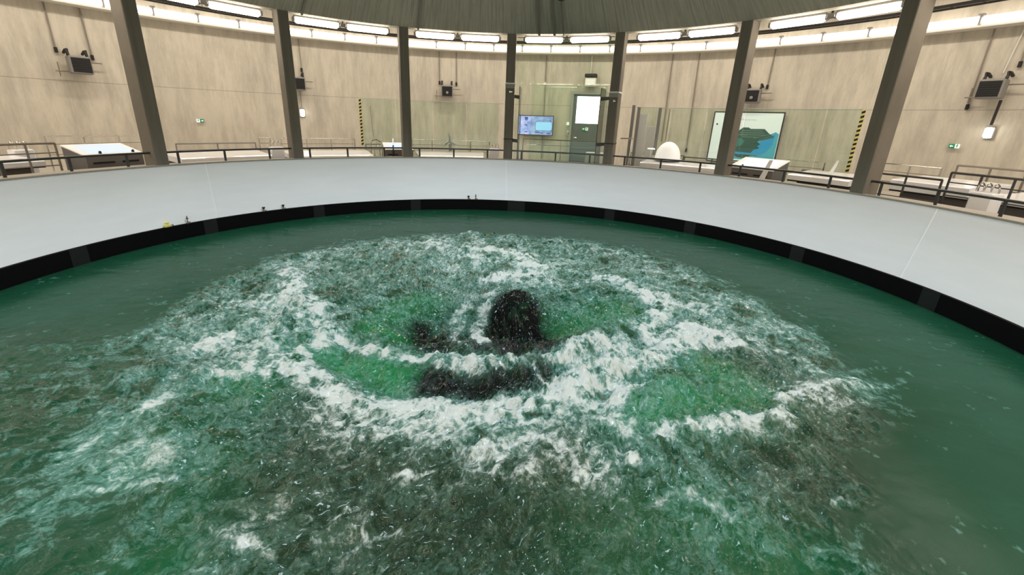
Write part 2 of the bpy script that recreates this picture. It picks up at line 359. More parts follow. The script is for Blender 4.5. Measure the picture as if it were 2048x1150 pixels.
def stroke_field(X,Y,kind,wm=1.0,soft=2,minw=0):
    out=np.zeros_like(X)
    for k,wd,st,pts in STROKES:
        if k!=kind or wd<minw or (minw and st<.5): continue
        wd=wd*wm; lo=np.array(pts).min(0)-wd*3; hi=np.array(pts).max(0)+wd*3
        sel=(X>lo[0])&(X<hi[0])&(Y>lo[1])&(Y<hi[1]); x=X[sel]; y=Y[sel]; d=np.full_like(x,1e9)
        if len(pts)==1: pts=pts*2
        for (ax,ay),(bx,by) in zip(pts,pts[1:]):
            L=(bx-ax)**2+(by-ay)**2+1e-9; t=np.clip(((x-ax)*(bx-ax)+(y-ay)*(by-ay))/L,0,1)
            d=np.minimum(d,np.hypot(x-ax-t*(bx-ax),y-ay-t*(by-ay)))
        out[sel]=np.maximum(out[sel],st*np.exp(-(d/wd)**soft))
    return out
def water():
    N=760; R=RB+.04; ax=np.linspace(-R,R,N); X,Y=np.meshgrid(ax,ax,indexing='ij')
    cx,cy=.15,-.35; r=np.hypot(X-cx,Y-cy); th=np.arctan2(Y-cy,X-cx)
    # domain warp used by the foam and chop
    wx=fbm(X*1.1,Y*1.1,4)*.22; wy=fbm(X*1.1+50,Y*1.1+9,4)*.22
    fx=fbm(X*5,Y*5,3)*.05; fy=fbm(X*5+31,Y*5+77,3)*.05
    edge=np.hypot(X*1.0-.1,(Y+.15)*1.02)+wx*1.2+fbm(X*3,Y*3,3)*.22
    turb=1-sst(3.75,4.25,edge)
    front=sst(-3.0,-4.6,Y)                       # rough water carries on towards the viewer on the left
    turb=np.maximum(turb,front*.8*sst(3.2,.5,X)*(1-sst(5.6,6.3,np.hypot(X,Y))))
    turb=np.maximum(turb,.6*sst(-3.2,-4.4,X+Y*.25)*sst(-.4,-2.2,Y)*(1-sst(5.4,6.3,np.hypot(X,Y))))
    # chop: ridges drawn out along the outward spiral of the flow
    lr=np.log(np.maximum(r,.25)); a=th+.55*lr
    def spir(fa,fr,o=4,g=.55,ridge=True):
        # blend two sheets so that the angle wrap never shows
        u=np.cos(a)*fa; v=np.sin(a)*fa
        return fbm(u+lr*fr*.6+wx*2,v+lr*fr+wy*2,o,g,ridge)
    h=np.zeros_like(X)
    chop=spir(8,2.6)*.5+fbm((X+wx)*2.6,(Y+wy)*2.6,5,.55)*.6
    fine=spir(26,9,3,.6)
    swell=fbm((X+wx)*.9+7,(Y+wy)*.9+3,3)
    F_=stroke_field(X,Y,'F',1.0,2)
    h+=turb*(chop*.085+fine*.03+swell*.09)
    iso=fbm((X+fx)*5.5,(Y+fy)*5.5,5,.62,True); iso2=fbm((X+fx)*12,(Y+fy)*12,3,.6,True); h+=turb*(iso*.040+iso2*.018)*(1-.35*np.clip(F_,0,1))
    calm=fbm(X*2.2+Y*.5+wx*3,Y*4.5+wy*3,5,.55); h+=(1-turb)*calm*.006
    F0=stroke_field(X+wx*.35+fx,Y+wy*.35+fy,'F',1.0,2); G=stroke_field(X+wx+fx,Y+wy+fy,'G',1.0,2)
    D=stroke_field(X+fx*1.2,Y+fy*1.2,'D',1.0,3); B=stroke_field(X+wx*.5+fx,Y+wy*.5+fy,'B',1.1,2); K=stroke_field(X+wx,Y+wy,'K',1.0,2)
    Fw=stroke_field(X+wx*.3,Y+wy*.3,'F',1.35,2,.09)
    # large shapes: foam rides on crests, the centre is a funnel with a dark throat
    h+=Fw*.065
    h-=.16*np.exp(-((r-1.98)/.24)**2)*sst(.3,-1.2,Y)*(1-Fw*.6)
    h-=.15*np.exp(-(((X-.1)/1.15)**2+((Y+.75)/.55)**2)**1.3)
    h-=.22*np.exp(-(((X-.55)/.40)**2+((Y+.55)/.28)**2)**1.3)
    h-=.14*np.exp(-(((X+.75)/.30)**2+((Y+.70)/.2)**2))
    h+=.20*np.exp(-((X-.50)/.40)**2-((Y+.10)/.28)**2)
    h+=.07*np.exp(-(((r-1.42)/.15)**2))*sst(-.6,-1.1,Y)
    lump=fbm((X+fx)*9,(Y+fy)*9,4,.6); h+=np.clip(F0,0,1)**2*(lump*.04+iso*.03)
    # foam amount
    net=fbm((X+wx*.8+fx)*3.4,(Y+wy*.8+fy)*3.4,5,.6,True)       # cell-like foam lace
    fn=fbm((X+fx)*13,(Y+fy)*13,4,.62)
    ff=fbm((X+fx)*22,(Y+fy)*22,3,.65)
    foam=F0*(.52+.55*net+.55*fn+.35*ff)
    foam+=G*(.20+.45*net+.4*fn+.2*ff)
    base=turb*(.125+.15*sst(-2.6,-.5,Y)*(1-sst(3.6,4.3,r)*.2))*np.clip(.45+1.0*net+.55*spir(14,5,3,.6)+.6*fn+.4*ff,0,1.7)
    foam+=base
    inner=np.exp(-(np.hypot((X-.15)/1.25,(Y+.6)/.62)**4)); foam*=1-inner*.55*(F0<.35)
    foam=np.clip(foam,0,1.25)
    foam+= (1-turb)*.10*sst(.42,.8,fn+.5*net)
    foam=foam*(1-D*.72*(F0<.5)); foam=foam*(1-.55*np.clip(B,0,1)*(F0<.45))
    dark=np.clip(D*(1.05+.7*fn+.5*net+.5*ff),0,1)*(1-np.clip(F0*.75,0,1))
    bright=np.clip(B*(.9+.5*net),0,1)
    Z=ZW+h*(1-.7*sst(RB-.5,RB-.05,np.hypot(X,Y)))
    keep=np.hypot(X,Y)<R+.012
    idx=-np.ones(X.shape,np.int64); k=keep.sum(); idx[keep]=np.arange(k)
    q=np.stack([idx[:-1,:-1],idx[1:,:-1],idx[1:,1:],idx[:-1,1:]],-1).reshape(-1,4); q=q[(q>=0).all(1)]
    co=np.stack([X[keep],Y[keep],Z[keep]],1).astype(np.float32)
    me=bpy.data.meshes.new('water'); me.vertices.add(k); me.vertices.foreach_set('co',co.ravel())
    me.loops.add(q.size); me.loops.foreach_set('vertex_index',q.astype(np.int32).ravel())
    me.polygons.add(len(q)); me.polygons.foreach_set('loop_start',np.arange(0,q.size,4,dtype=np.int32)); 
    me.update(calc_edges=True); me.polygons.foreach_set('use_smooth',np.ones(len(q),bool))
    for nm,arr in (('ceiling_refl',K),('foam',foam),('dark',dark),('bright',bright),('turb',turb)):
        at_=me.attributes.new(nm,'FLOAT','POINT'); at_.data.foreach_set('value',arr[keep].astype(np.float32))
    fl_=me.attributes.new('flow','FLOAT_VECTOR','POINT'); fv=np.stack([np.cos(a)*7.5+wx*3+fx*8,np.sin(a)*7.5+wy*3+fy*8,lr*4.6],-1)[keep].astype(np.float32); fl_.data.foreach_set('vector',fv.ravel())
    o=bpy.data.objects.new('water',me); C.objects.link(o)
    o['kind']='stuff'; o['label']='churning green water with white foam filling the round basin'; o['category']='water'
    # material
    m=mat('green water',(.01,.1,.05),.06,spec=.5); t=NT(m); b=t.b; b.inputs['IOR'].default_value=1.33; b.inputs['Coat IOR'].default_value=1.33; b.inputs['Coat Roughness'].default_value=.04
    def A(n): return t.n('ShaderNodeAttribute',attribute_name=n).outputs['Fac']
    g=t.n('ShaderNodeNewGeometry').outputs['Position']
    warp=t.n('ShaderNodeTexNoise',{'Vector':g,'Scale':2.5,'Detail':3}).outputs['Color']
    gv=t.n('ShaderNodeVectorMath',{0:g,1:t.n('ShaderNodeVectorMath',{0:warp,'Scale':.35},operation='SCALE').outputs[0]},operation='ADD').outputs[0]
    n1=t.n('ShaderNodeTexNoise',{'Vector':gv,'Scale':11.0,'Detail':7,'Roughness':.68,'Distortion':.5}).outputs[0]
    n2=t.n('ShaderNodeTexNoise',{'Vector':gv,'Scale':34.0,'Detail':5,'Roughness':.65,'Distortion':.4}).outputs[0]
    n3=t.n('ShaderNodeTexNoise',{'Vector':g,'Scale':1.6,'Detail':4}).outputs[0]
    flow=t.n('ShaderNodeAttribute',attribute_name='flow').outputs['Vector']
    ns=t.n('ShaderNodeTexNoise',{'Vector':flow,'Scale':2.6,'Detail':7,'Roughness':.66,'Distortion':.3}).outputs[0]
    nt=t.n('ShaderNodeTexNoise',{'Vector':flow,'Scale':6.5,'Detail':5,'Roughness':.7,'Distortion':.6}).outputs[0]
    ridge=t.math('SUBTRACT',.07,t.math('ABSOLUTE',t.math('SUBTRACT',ns,.5)))
    ln=t.math('ABSOLUTE',t.math('SUBTRACT',n1,.5)); lace=t.math('SUBTRACT',.16,ln)
    fo=A('foam')
    f=t.math('ADD',fo,t.math('MULTIPLY',t.math('SUBTRACT',n2,.5),.9))
    f=t.math('ADD',f,t.math('MULTIPLY',lace,.8)); f=t.math('ADD',f,t.math('MULTIPLY',ridge,2.0)); f=t.math('ADD',f,t.math('MULTIPLY',t.math('SUBTRACT',nt,.5),1.1))
    f=t.math('MULTIPLY',f,t.ramp(fo,[(.0,(0,0,0)),(.10,(1,1,1))]))
    fac=t.ramp(f,[(.14,(0,0,0)),(.26,(.20,.20,.20)),(.50,(.55,.55,.55)),(.75,(.75,.75,.75))])
    wh=t.ramp(f,[(.50,(0,0,0)),(.72,(.35,.35,.35)),(1,(1,1,1))])
    body=t.mix(A('turb'),(.010,.070,.040),(.003,.066,.029))
    body=t.mix(t.math('MULTIPLY',t.ramp(n3,[(.42,(0,0,0)),(.62,(1,1,1))]),t.n('ShaderNodeMapRange',{0:A('turb'),1:0.,2:1.,3:.22,4:1.0}).outputs[0]),body,(.004,.040,.013))
    body=t.mix(t.math('MULTIPLY',A('ceiling_refl'),.85),body,(.005,.025,.008))  # dark reflection of the ceiling painted into the water colour
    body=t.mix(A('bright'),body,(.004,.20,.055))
    body=t.mix(A('dark'),body,(.002,.0035,.004))  # near-black body: dark object beneath, with hollow shade and reflection painted in
    thin=t.mix(A('dark'),(.16,.385,.35),(.055,.075,.085)); thin=t.mix(A('ceiling_refl'),thin,(.075,.145,.10))
    c=t.mix(fac,body,thin); c=t.mix(wh,c,(.66,.73,.73))
    n4=t.n('ShaderNodeTexNoise',{'Vector':t.n('ShaderNodeMapping',{'Vector':gv,'Scale':(1,1.9,1)}).outputs[0],'Scale':48.0,'Detail':3,'Roughness':.6}).outputs[0]
    fl=t.math('MULTIPLY',t.ramp(n4,[(.64,(0,0,0)),(.70,(1,1,1))]),t.math('MULTIPLY',A('turb'),.22))
    c=t.mix(fl,c,(.62,.72,.70))
    t.link(c,b.inputs['Base Color'])
    t.link(t.math('MULTIPLY',t.n('ShaderNodeMapRange',{0:A('turb'),1:0.,2:1.,3:.16,4:.5}).outputs[0],t.math('SUBTRACT',1.0,t.math('MULTIPLY',A('dark'),.6))),b.inputs['Specular IOR Level'])
    ro=t.n('ShaderNodeMapRange',{0:wh,1:0.,2:.7,3:.06,4:.5}).outputs[0]; t.link(ro,b.inputs['Roughness'])
    hh=t.math('ADD',t.math('MULTIPLY',n1,.35),t.math('MULTIPLY',n2,.2)); hh=t.math('ADD',hh,t.math('MULTIPLY',ns,.55)); hh=t.math('ADD',hh,t.math('MULTIPLY',nt,.3))
    st=t.n('ShaderNodeMapRange',{0:A('turb'),1:0.,2:1.,3:.12,4:1.0}).outputs[0]
    t.link(t.n('ShaderNodeMapRange',{0:A('turb'),1:0.,2:1.,3:.0,4:.38}).outputs[0],b.inputs['Coat Weight'])
    ro2=t.math('ADD',ro,t.n('ShaderNodeMapRange',{0:A('turb'),1:0.,2:.6,3:.16,4:.0}).outputs[0]); t.link(ro2,b.inputs['Roughness'])
    bp=t.n('ShaderNodeBump',{'Height':hh,'Distance':.035,'Strength':st}); t.link(bp.outputs[0],b.inputs['Normal'])
    me.materials.append(m)
water()
# ---------------- columns ----------------
COLS=[152.05,129.4,107.0,84.5,62.1,39.3,16.95]
names=['leftmost square concrete column, leaning out of the picture top at far left','second concrete column from the left, white tables beside it','third concrete column from the left, right of the yellow and black tape',
 'dark concrete column left of the wall screen, white clamp band on it','dark concrete column just right of the bright glazed door','concrete column standing in front of the framed water poster','rightmost broad concrete column, the nearest on the right']
colobj=[]
for a,l in zip(COLS,names):
    t=at('concrete_column',l,'column',a,RC+.0,-.05,'square columns carrying the roof cone')
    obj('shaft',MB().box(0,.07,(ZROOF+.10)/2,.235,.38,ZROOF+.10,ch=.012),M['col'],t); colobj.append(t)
for i,z1 in ((3,1.97),(4,1.80)):
    t=colobj[i]
    obj('clamp_band',MB().box(0,.06,z1+.05,.265,.42,.035,ch=.004),M['joint'],t)
    obj('clamp_plate',MB().box(0,-.135,z1-.02,.24,.02,.10,ch=.004),M['galv'],t)
    obj('clamp_knob',MB().lathe([(.0,0),(.035,.0),(.04,.02),(.02,.035),(0,.036)],12,mx=Matrix.Translation((.03,-.14,z1-.16))@Matrix.Rotation(R_(90),4,'X')),M['shine'],t)
    obj('lower_clamp',MB().box(0,.07,.60,.255,.40,.02),M['dark'],t)
# ---------------- rim railing ----------------
RP=[177,170.3,163.2,156.2,149.1,141.9,134.35,126.9,119.5,111.9,104.3,96.7,89.1,81.4,73.7,66.1,58.6,51.1,43.4,36.1,28.7,21.6,14.6,7.7,.8,-6.2]
t=at('rim_railing','dark steel railing running along the top edge of the white basin','railing',90,7.12,-.04)
obj('top_rail',MB().tube([P(a,7.14,.235) for a in np.linspace(178,-8,120)],.021,8),M['steel'],t,world=True,smooth=True)
for a in RP:
    mb=MB(); mx=Matrix.Translation(P(a,7.14,0))@Matrix.Rotation(R_(a-90),4,'Z')
    mb.box(0,0,.09,.045,.018,.30,mx,.004); mb.box(0,0,-.034,.10,.08,.012,mx,.003); mb.box(0,-.03,-.02,.03,.01,.05,mx)
    obj('post',mb,M['steel'],t,world=True)
# ---------------- roof-edge lamps ----------------
bays=[(163.3,'left of the first column'),(140.75,'between the first and second columns'),(118.2,'between the second and third columns'),(95.75,'between the third and fourth columns'),(73.3,'between the two columns framing the door'),(50.7,'between the fifth and sixth columns'),(28.15,'between the sixth and seventh columns'),(5.7,'right of the seventh column')]
def upper_lamp(a,l):
    t=at('ceiling_lamp',l,'lamp',a,7.36,3.03,'tube lamps under the roof edge')
    L=.96
    obj('diffuser',MB().tube([(-L/2,0,.05),(-L/2+.03,0,.05),(L/2-.03,0,.05),(L/2,0,.05)],[.05,.072,.072,.05],12),M['tube'],t,smooth=True)
    obj('housing',MB().box(0,.0,.125,L+.06,.11,.05,ch=.008).box(0,.02,.30,.04,.04,.42),M['grey'],t)
    for s in(-1,1): obj('end_cap',MB().box(s*(L/2+.035),0,.06,.06,.10,.10,ch=.012),M['grey'],t)
    return t
for (b,d) in bays:
    for s,w_ in ((4.62,'left'),(-4.62,'right')):
        if b>160 and s>0 or b<10 and s<0: continue
        upper_lamp(b+s,'warm tube lamp under roof edge, the %s one %s'%(w_,d))
    t=at('junction_box','small grey junction box between two tube lamps, '+d,'junction box',b,7.36,3.1,'junction boxes between roof edge lamps')
    obj('casing',MB().box(0,0,0,.14,.10,.08,ch=.01),M['grey'],t); obj('bracket',MB().box(0,0,.2,.03,.03,.34),M['dark'],t)
# ---------------- wall shelf and lower lamps ----------------
t=at('lamp_shelf','long white shelf running round the upper concrete wall below the tube lamps','shelf',90,13.35,3.5)
obj('shelf_board',MB().arc([(RWALL+.01,3.52),(13.13,3.52),(13.13,3.56),(13.15,3.56),(13.15,3.54),(RWALL+.01,3.54)],-8,188,98),M['shelf'],t,world=True)
def px(p):
    q=camo.matrix_world.inverted()@p; return q.x/-q.z
ORD=['first','second','third','fourth','fifth','sixth','seventh','eighth','ninth']
colx=[px(P(a,RC,3.2)) for a in COLS]; bayn=['left of the first column']+['between the %s and %s columns'%(ORD[i],ORD[i+1]) for i in range(6)]+['right of the seventh column']
cnt={}; la=[83.8-2.4+4.8*19-4.8*k for k in range(36)]
for a in la:
    x=px(P(a,13.27,3.7)); bi=sum(x>c for c in colx); cnt[bi]=cnt.get(bi,0)+1
    tt=at('wall_lamp','%s tube lamp from the left in the wall row %s'%(ORD[cnt[bi]-1],bayn[bi]),'lamp',a,13.27,3.56,'tube lamps in the row on the wall shelf')
    obj('tube',MB().tube([(-.53,0,.13),(-.49,0,.13),(.49,0,.13),(.53,0,.13)],[.07,.095,.095,.07],12),M['tubelow'],tt,smooth=True)
    obj('base',MB().box(0,.02,.015,1.06,.08,.03,ch=.006),M['shelf'],tt)
    obj('bracket',MB().box(.555,-.02,.14,.04,.10,.22,ch=.005).box(.555,-.03,.25,.11,.12,.04),M['grey'],tt)
# cable tray
t=at('cable_tray','dark cable tray curving above the corridor behind the column heads','cable tray',90,9,3.25)
for R in (8.92,9.16): obj('side_rail',MB().arc([(R,3.24),(R+.015,3.24),(R+.015,3.29),(R,3.29)],-5,185,90),M['dark'],t,world=True)
for a in np.arange(-2,182,2.8): obj('rung',MB().tube([P(a,8.93,3.25),P(a,9.17,3.25)],.007,4),M['dark'],t,world=True)
for a in np.arange(2,182,11.25): obj('hanger',MB().tube([P(a,8.92,3.26),P(a,8.92,5.0)],.006,5),M['dark'],t,world=True)
t=at('cable_bundle','thin grey brown cables lying on the cable tray','cables',90,9,3.27)
for i in range(3):
    obj('cable',MB().tube([P(a,9.0+.045*i+.01*math.sin(a*.7+i),3.268) for a in np.arange(-4,185,2)],.011,5),M['cond'],t,world=True)
# ---------------- wall heaters ----------------
def heater(a,z,l,tilt=0,face='dark'):
    t=at('unit_heater',l,'heater',a,13.22,z,'unit heaters hung on the concrete wall')
    W,Hh,D=.46,.44,.30
    obj('casing',MB().box(0,-.02,0,W,D,Hh,ch=.03),M['grey'],t)
    mb=MB(); mb.box(0,-.175,0,W-.07,.012,Hh-.09)
    g=obj('grille',mb,M['blackm'],t); 
    sl=MB()
    for i in range(7): sl.box(0,-.187,-.145+.048*i,W-.08,.014,.007,Matrix.Identity(4))
    obj('louvre',sl,M['dark'],g)
    if face=='fan':
        f=MB().lathe([(0,0),(.05,0),(.05,.02),(0,.021)],12,mx=Matrix.Translation((0,-.2,-.05))@Matrix.Rotation(R_(90),4,'X'))
        obj('fan_hub',f,M['galv'],g)
    for s in(-1,1):
        obj('bracket',MB().tube([(s*.19,.27,.30),(s*.19,.10,.36),(s*.19,.0,.37),(s*.19,-.02,.22)],.035,8),M['dark'],t,smooth=True)
    obj('supply_pipe',MB().tube([(-.48,.12,-.17),(-.2,.12,-.17)],.018,6).tube([(-.40,.14,-.30),(-.40,.14,.05)],.014,6),M['cond'],t)
    obj('return_pipe',MB().tube([(.2,.12,.10),(.52,.12,.10)],.018,6),M['cond'],t)
    return t
heater(144.95,2.06,'dark wall heater at far left, two conduits above it')
heater(120.1,2.02,'wall heater mostly hidden behind the second column, above a small lamp')
heater(96.5,2.04,'small square black heater on the wall between third and fourth columns',face='fan')
heater(47.4,2.06,'wall heater beside the sixth column, above the framed poster',face='fan')
heater(23.4,2.12,'dark wall heater at far right, above a small bright lamp')
t=at('vent_unit','small pale box unit with black top on the wall above the door','heater',72.0,13.3,2.62)
obj('casing',MB().box(0,0,-.08,.42,.30,.30,ch=.02),M['plaster'],t); obj('top_cover',MB().box(0,-.02,.15,.46,.34,.12,ch=.02),M['dark'],t); obj('front_panel',MB().box(0,-.156,-.09,.34,.012,.20),M['joint'],t)
# ---------------- conduits ----------------
def conduit(a0,z0,a1,z1,l,r=.018,end=True,R=13.50,m='cond'):
    t=at('conduit',l,'conduit',a0,R,z0)
    obj('pipe',MB().tube([P(a0+(a1-a0)*i/4,R,z0+(z1-z0)*i/4) for i in range(5)],r,6),M[m],t,world=True,smooth=True)
    if end: obj('end_fitting',MB().tube([P(a1,R-.01,z1+.05),P(a1,R-.01,z1-.08)],.036,8),M['blackm'],t,world=True)
    return t
conduit(146.35,3.5,146.35,2.42,'left conduit running down to the far left heater')
conduit(143.4,3.5,143.3,2.32,'right conduit running down to the far left heater')
conduit(119.2,3.5,119.2,2.52,'thin conduit beside the second column, above the small lamp',.012)
conduit(119.7,2.0,119.75,1.2,'thin pipe joining hidden heater and small bright lamp',.012,False)
conduit(109.3,1.4,109.0,.2,'thin cable line on the wall right of the left hazard tape',.008,False,13.51)
conduit(97.7,3.5,97.7,2.38,'left conduit above the small square black heater')
conduit(94.85,3.5,94.85,2.36,'right conduit above the small square black heater')
conduit(79.7,3.5,79.5,-.45,'long conduit running down the wall beside the screen',.016,False)
conduit(72.2,3.5,72.2,2.75,'white conduit above the pale box unit over the door',.02,False,m='plaster')
conduit(59.7,3.5,59.6,.45,'long dark conduit on the wall, left one right of the fifth column',.018,False)
conduit(55.9,3.5,55.6,.2,'long dark conduit on the wall, right one right of the fifth column',.018)
conduit(46.0,3.5,46.05,2.38,'conduit ending above the heater beside the sixth column')
conduit(25.2,3.5,25.2,1.75,'left conduit passing the far right heater')
conduit(22.5,3.5,22.4,2.68,'right conduit above the far right heater')
conduit(23.0,3.5,23.4,2.5,'pale thin conduit between the two above the far right heater',.012,False,m='plaster')
conduit(22.7,1.88,22.75,1.31,'dark pipe hanging from the far right heater to the small lamp',.03,False,13.42,'dark')
# bulkhead lamps and signs
for a,z,l in ((119.8,1.05,'small bright lamp on the wall right of the second column'),(22.72,1.13,'small bright lamp on the wall under the far right heater')):
    t=at('bulkhead_lamp',l,'lamp',a,13.42,z,'small bulkhead lamps on the wall')
    obj('glass',MB().box(0,-.03,0,.15,.09,.25,ch=.035),M['bulk'],t); obj('back_plate',MB().box(0,.055,0,.18,.05,.29,ch=.02),M['grey'],t)
def exit_sign(a,z,l,flip=1,R=13.47,big=1.0):
    t=at('exit_sign',l,'sign',a,R,z,'green emergency exit signs')
    obj('plate',MB().box(-.075*flip*big,0,0,.17*big,.025,.15*big,ch=.004),M['green'],t)
    obj('white_panel',MB().box(.085*flip*big,0,0,.13*big,.025,.15*big,ch=.004),M['signw'],t)
    ar=[(-.055,0),(-.01,.045),(-.01,.017),(.05,.017),(.05,-.017),(-.01,-.017),(-.01,-.045)]
    obj('arrow',MB().prism([(x*big*flip-.075*flip*big,z_*big) for x,z_ in ar],-.018,-.013),M['signw'],t)
    mb=MB(); k=big
    man=[(.0,.058,.012),(.0,.02,.016),(-.012,-.01,.01),(.014,-.03,.01),(-.02,-.045,.008),(.022,.03,.008),(-.024,.012,.008)]
    for x,zz,s_ in man: mb.box((.085*flip+x)*k,-.015,zz*k,s_*2*k,.005,s_*2.4*k)
    obj('running_figure',mb,M['green'],t)
exit_sign(133.4,.70,'small green exit sign on the wall between first and second columns',-1,13.47,.68)
exit_sign(25.1,.78,'small green exit sign on the wall at far right',1,13.47,.68)
# ---------------- door and wall things in the centre bay ----------------
da=72.1; t=at('door_1','blue grey door with a bright glazed upper half behind the glass','door',da,13.50,ZF); t['kind']='structure'
W=1.20; Hd=2.66
fr=MB(); fr.box(-W/2-.05,-.03,Hd/2,.10,.12,Hd,ch=.005).box(W/2+.05,-.03,Hd/2,.10,.12,Hd,ch=.005).box(0,-.03,Hd+.05,W+.2,.12,.10,ch=.005)
obj('door_frame',fr,M['doorf'],t)
lf=MB(); lf.box(0,0,.78,W,.05,1.56); lf.box(-W/2+.07,0,2.1,.14,.05,1.12); lf.box(W/2-.06,0,2.1,.12,.05,1.12); lf.box(0,0,2.62,W,.05,.08)
lf=obj('door_leaf',lf,M['doorm'],t); 
obj('door_pane',MB().box(.01,-.005,2.08,W-.26,.03,1.06),M['daypane'],t,label='bright daylit pane')
obj('door_handle',MB().tube([(-.48,-.03,1.0),(-.48,-.09,1.0),(-.36,-.09,1.0)],.014,6),M['shine'],t)
exit_sign(72.3,.80,'small white exit pictogram stuck on the blue grey door',1,13.43,.8)
t=at('wall_switch_box','small white box on the wall left of the blue grey door','box',75.2,13.47,.98)
obj('casing',MB().box(0,0,0,.17,.07,.12,ch=.01),M['signw'],t); obj('cable',MB().tube([(.0,0,-.05),(.05,0,-.12),(.09,0,-.2)],.012,5),M['dark'],t)
t=at('card_reader','small dark reader below the white box left of the door','card reader',75.15,13.48,.62)
obj('casing',MB().box(0,0,0,.10,.05,.16,ch=.01),M['plaster'],t); obj('keypad',MB().box(.01,-.03,-.02,.06,.015,.07),M['blackm'],t)
t=at('wall_sensor','tiny pale sensor box on the wall above the screen','sensor',79.7,13.47,2.47)
obj('casing',MB().box(0,0,0,.10,.06,.10,ch=.01),M['plaster'],t)
# wall screen
t=at('wall_screen','wide lit screen with a pale blue diagram on the wall','screen',80.75,13.36,.87)
obj('frame',MB().box(0,.01,0,1.37,.06,.78,ch=.01),M['dark'],t); obj('mount',MB().box(0,.09,0,.4,.12,.3),M['dark'],t)
sc=mat('screen picture',(.02,.02,.03),.3,emit=(.42,.55,.95),es=1.0); q=NT(sc); g=q.n('ShaderNodeTexCoord').outputs['Object']
n=q.n('ShaderNodeTexNoise',{'Vector':g,'Scale':4.5,'Detail':5}).outputs[0]
q.link(q.ramp(n,[(.3,(.22,.32,.72)),(.5,(.42,.55,.98)),(.62,(.62,.66,1.0)),(.75,(.85,.75,1.0))]),q.b.inputs['Emission Color'])
scr=obj('screen',MB().box(0,-.03,0,1.31,.015,.72),sc,t)
dk=mat('diagram dark blue',(.02,.03,.1),.4,emit=(.06,.08,.30),es=.9); lt=mat('diagram cyan',(.2,.4,.6),.4,emit=(.32,.62,1.0),es=1.0); vi=mat('diagram violet',(.1,.05,.2),.4,emit=(.16,.07,.30),es=.9)
def plates(name,items,m,y=-.04):
    mb=MB()
    for x,z,sx,sz in items: mb.box(x,y,z,sx,.004,sz,ch=0)
    return obj(name,mb,m,scr)
def rr(cx,cz,w_,h_,r=.06,n=5):
    out=[]
    for k,(sx,sz) in enumerate(((1,1),(-1,1),(-1,-1),(1,-1))):
        for i in range(n+1):
            a=R_(90*k+90*i/n); out.append((cx+sx*(w_/2-r)+r*math.cos(a),cz+sz*(h_/2-r)+r*math.sin(a)))
    return out
obj('diagram_panel',MB().prism(rr(.30,-.02,.66,.33),-.042,-.038),lt,scr)
mb=MB(); 
pts=rr(.30,-.02,.68,.35); mb.tube([(x,-.042,z) for x,z in pts],.007,4,closed=True); obj('diagram_outline',mb,dk,scr,)
plates('diagram_lines',[(.32,.205,.55,.014),(-.42,.27,.13,.10),(-.42,.2,.10,.03),(-.45,.02,.09,.03),(-.40,.0,.05,.05),(-.30,.12,.16,.015),(-.30,.06,.14,.01),(-.13,.10,.025,.025),(-.2,.15,.012,.3),(.05,-.26,.20,.035),(.18,-.28,.10,.02),(.25,-.29,.06,.04),(-.25,-.02,.008,.2),(.60,.10,.012,.16)],dk)
plates('diagram_blocks',[(.52,-.30,.16,.05),(.56,.19,.07,.03),(.62,-.2,.03,.10),(-.42,-.26,.12,.04)],vi)
# poster
t=at('framed_poster','large framed poster of a green domed building over blue water','poster',47.65,13.35,.72)
PW,PH=2.12,1.66
obj('frame',MB().box(0,.02,PH/2+.01-.0,PW+.06,.05,.035).box(0,.02,-PH/2-.01,PW+.06,.05,.035).box(-PW/2-.015,.02,0,.035,.05,PH+.04).box(PW/2+.015,.02,0,.035,.05,PH+.04),M['dark'],t)
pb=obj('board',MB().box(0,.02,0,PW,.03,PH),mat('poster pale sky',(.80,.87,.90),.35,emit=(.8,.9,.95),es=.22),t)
obj('mount',MB().box(0,.10,0,1.2,.12,1.0),M['dark'],t)
pd=mat('poster dark green',(.035,.115,.105),.5); pm=mat('poster teal',(.05,.24,.22),.5); pg=mat('poster grey green',(.16,.27,.24),.5); pbl=mat('poster blue',(.04,.40,.85),.4); plb=mat('poster light blue',(.10,.50,.72),.4); pw=mat('poster lettering grey',(.45,.52,.56),.5); pwh=mat('poster white',(.82,.86,.88),.5)
def pr(name,poly,m,y): return obj(name,MB().prism([(x*PW/2,z*PH/2) for x,z in poly],y-.002,y),m,pb)
pr('sea',[(-.45,-.2),(.05,-.1),(.5,.0),(.88,.28),(.98,.2),(.98,-.86),(-.45,-.86)],plb,.002)
pr('deep_water',[(-.40,-.75),(-.4,-.4),(.4,-.25),(.62,-.02),(.90,.22),(.86,-.2),(.74,-.5),(.6,-.62),(.2,-.62),(.1,-.75)],pbl,-.001)
pr('dome_base',[(-.44,-.55),(-.45,.02),(-.3,.12),(.1,.3),(.42,.28),(.62,.1),(.52,-.02),(.42,-.12),(.52,-.22),(.44,-.3),(.52,-.38),(.36,-.45),(.3,-.58)],pd,-.004)
pr('roof',[(-.40,.04),(-.26,.2),(-.06,.42),(.10,.42),(.16,.37),(.56,.38),(.70,.22),(.86,.10),(.80,.06),(.55,-.05),(.10,-.02),(-.2,.04)],pd,-.006)
pr('dome_patch',[(-.40,-.35),(-.38,-.1),(-.2,.0),(-.05,-.02),(.05,-.12),(.0,-.28),(-.15,-.36)],pm,-.007)
mb=MB()
for x,z,l_ in ((.22,.30,.6),(.22,.22,.7),(.25,.14,.75),(-.1,.12,.4),(.2,.05,.5)): mb.box(x*PW/2,-.008,z*PH/2,l_*PW/2,.003,.022)
for (x0,z0,x1,z1) in ((.45,-.02,.84,.14),(.48,-.07,.86,.08),(.3,.0,.74,.18)):
    mb.tube([(x0*PW/2,-.009,z0*PH/2),(x1*PW/2,-.009,z1*PH/2)],.009,4)
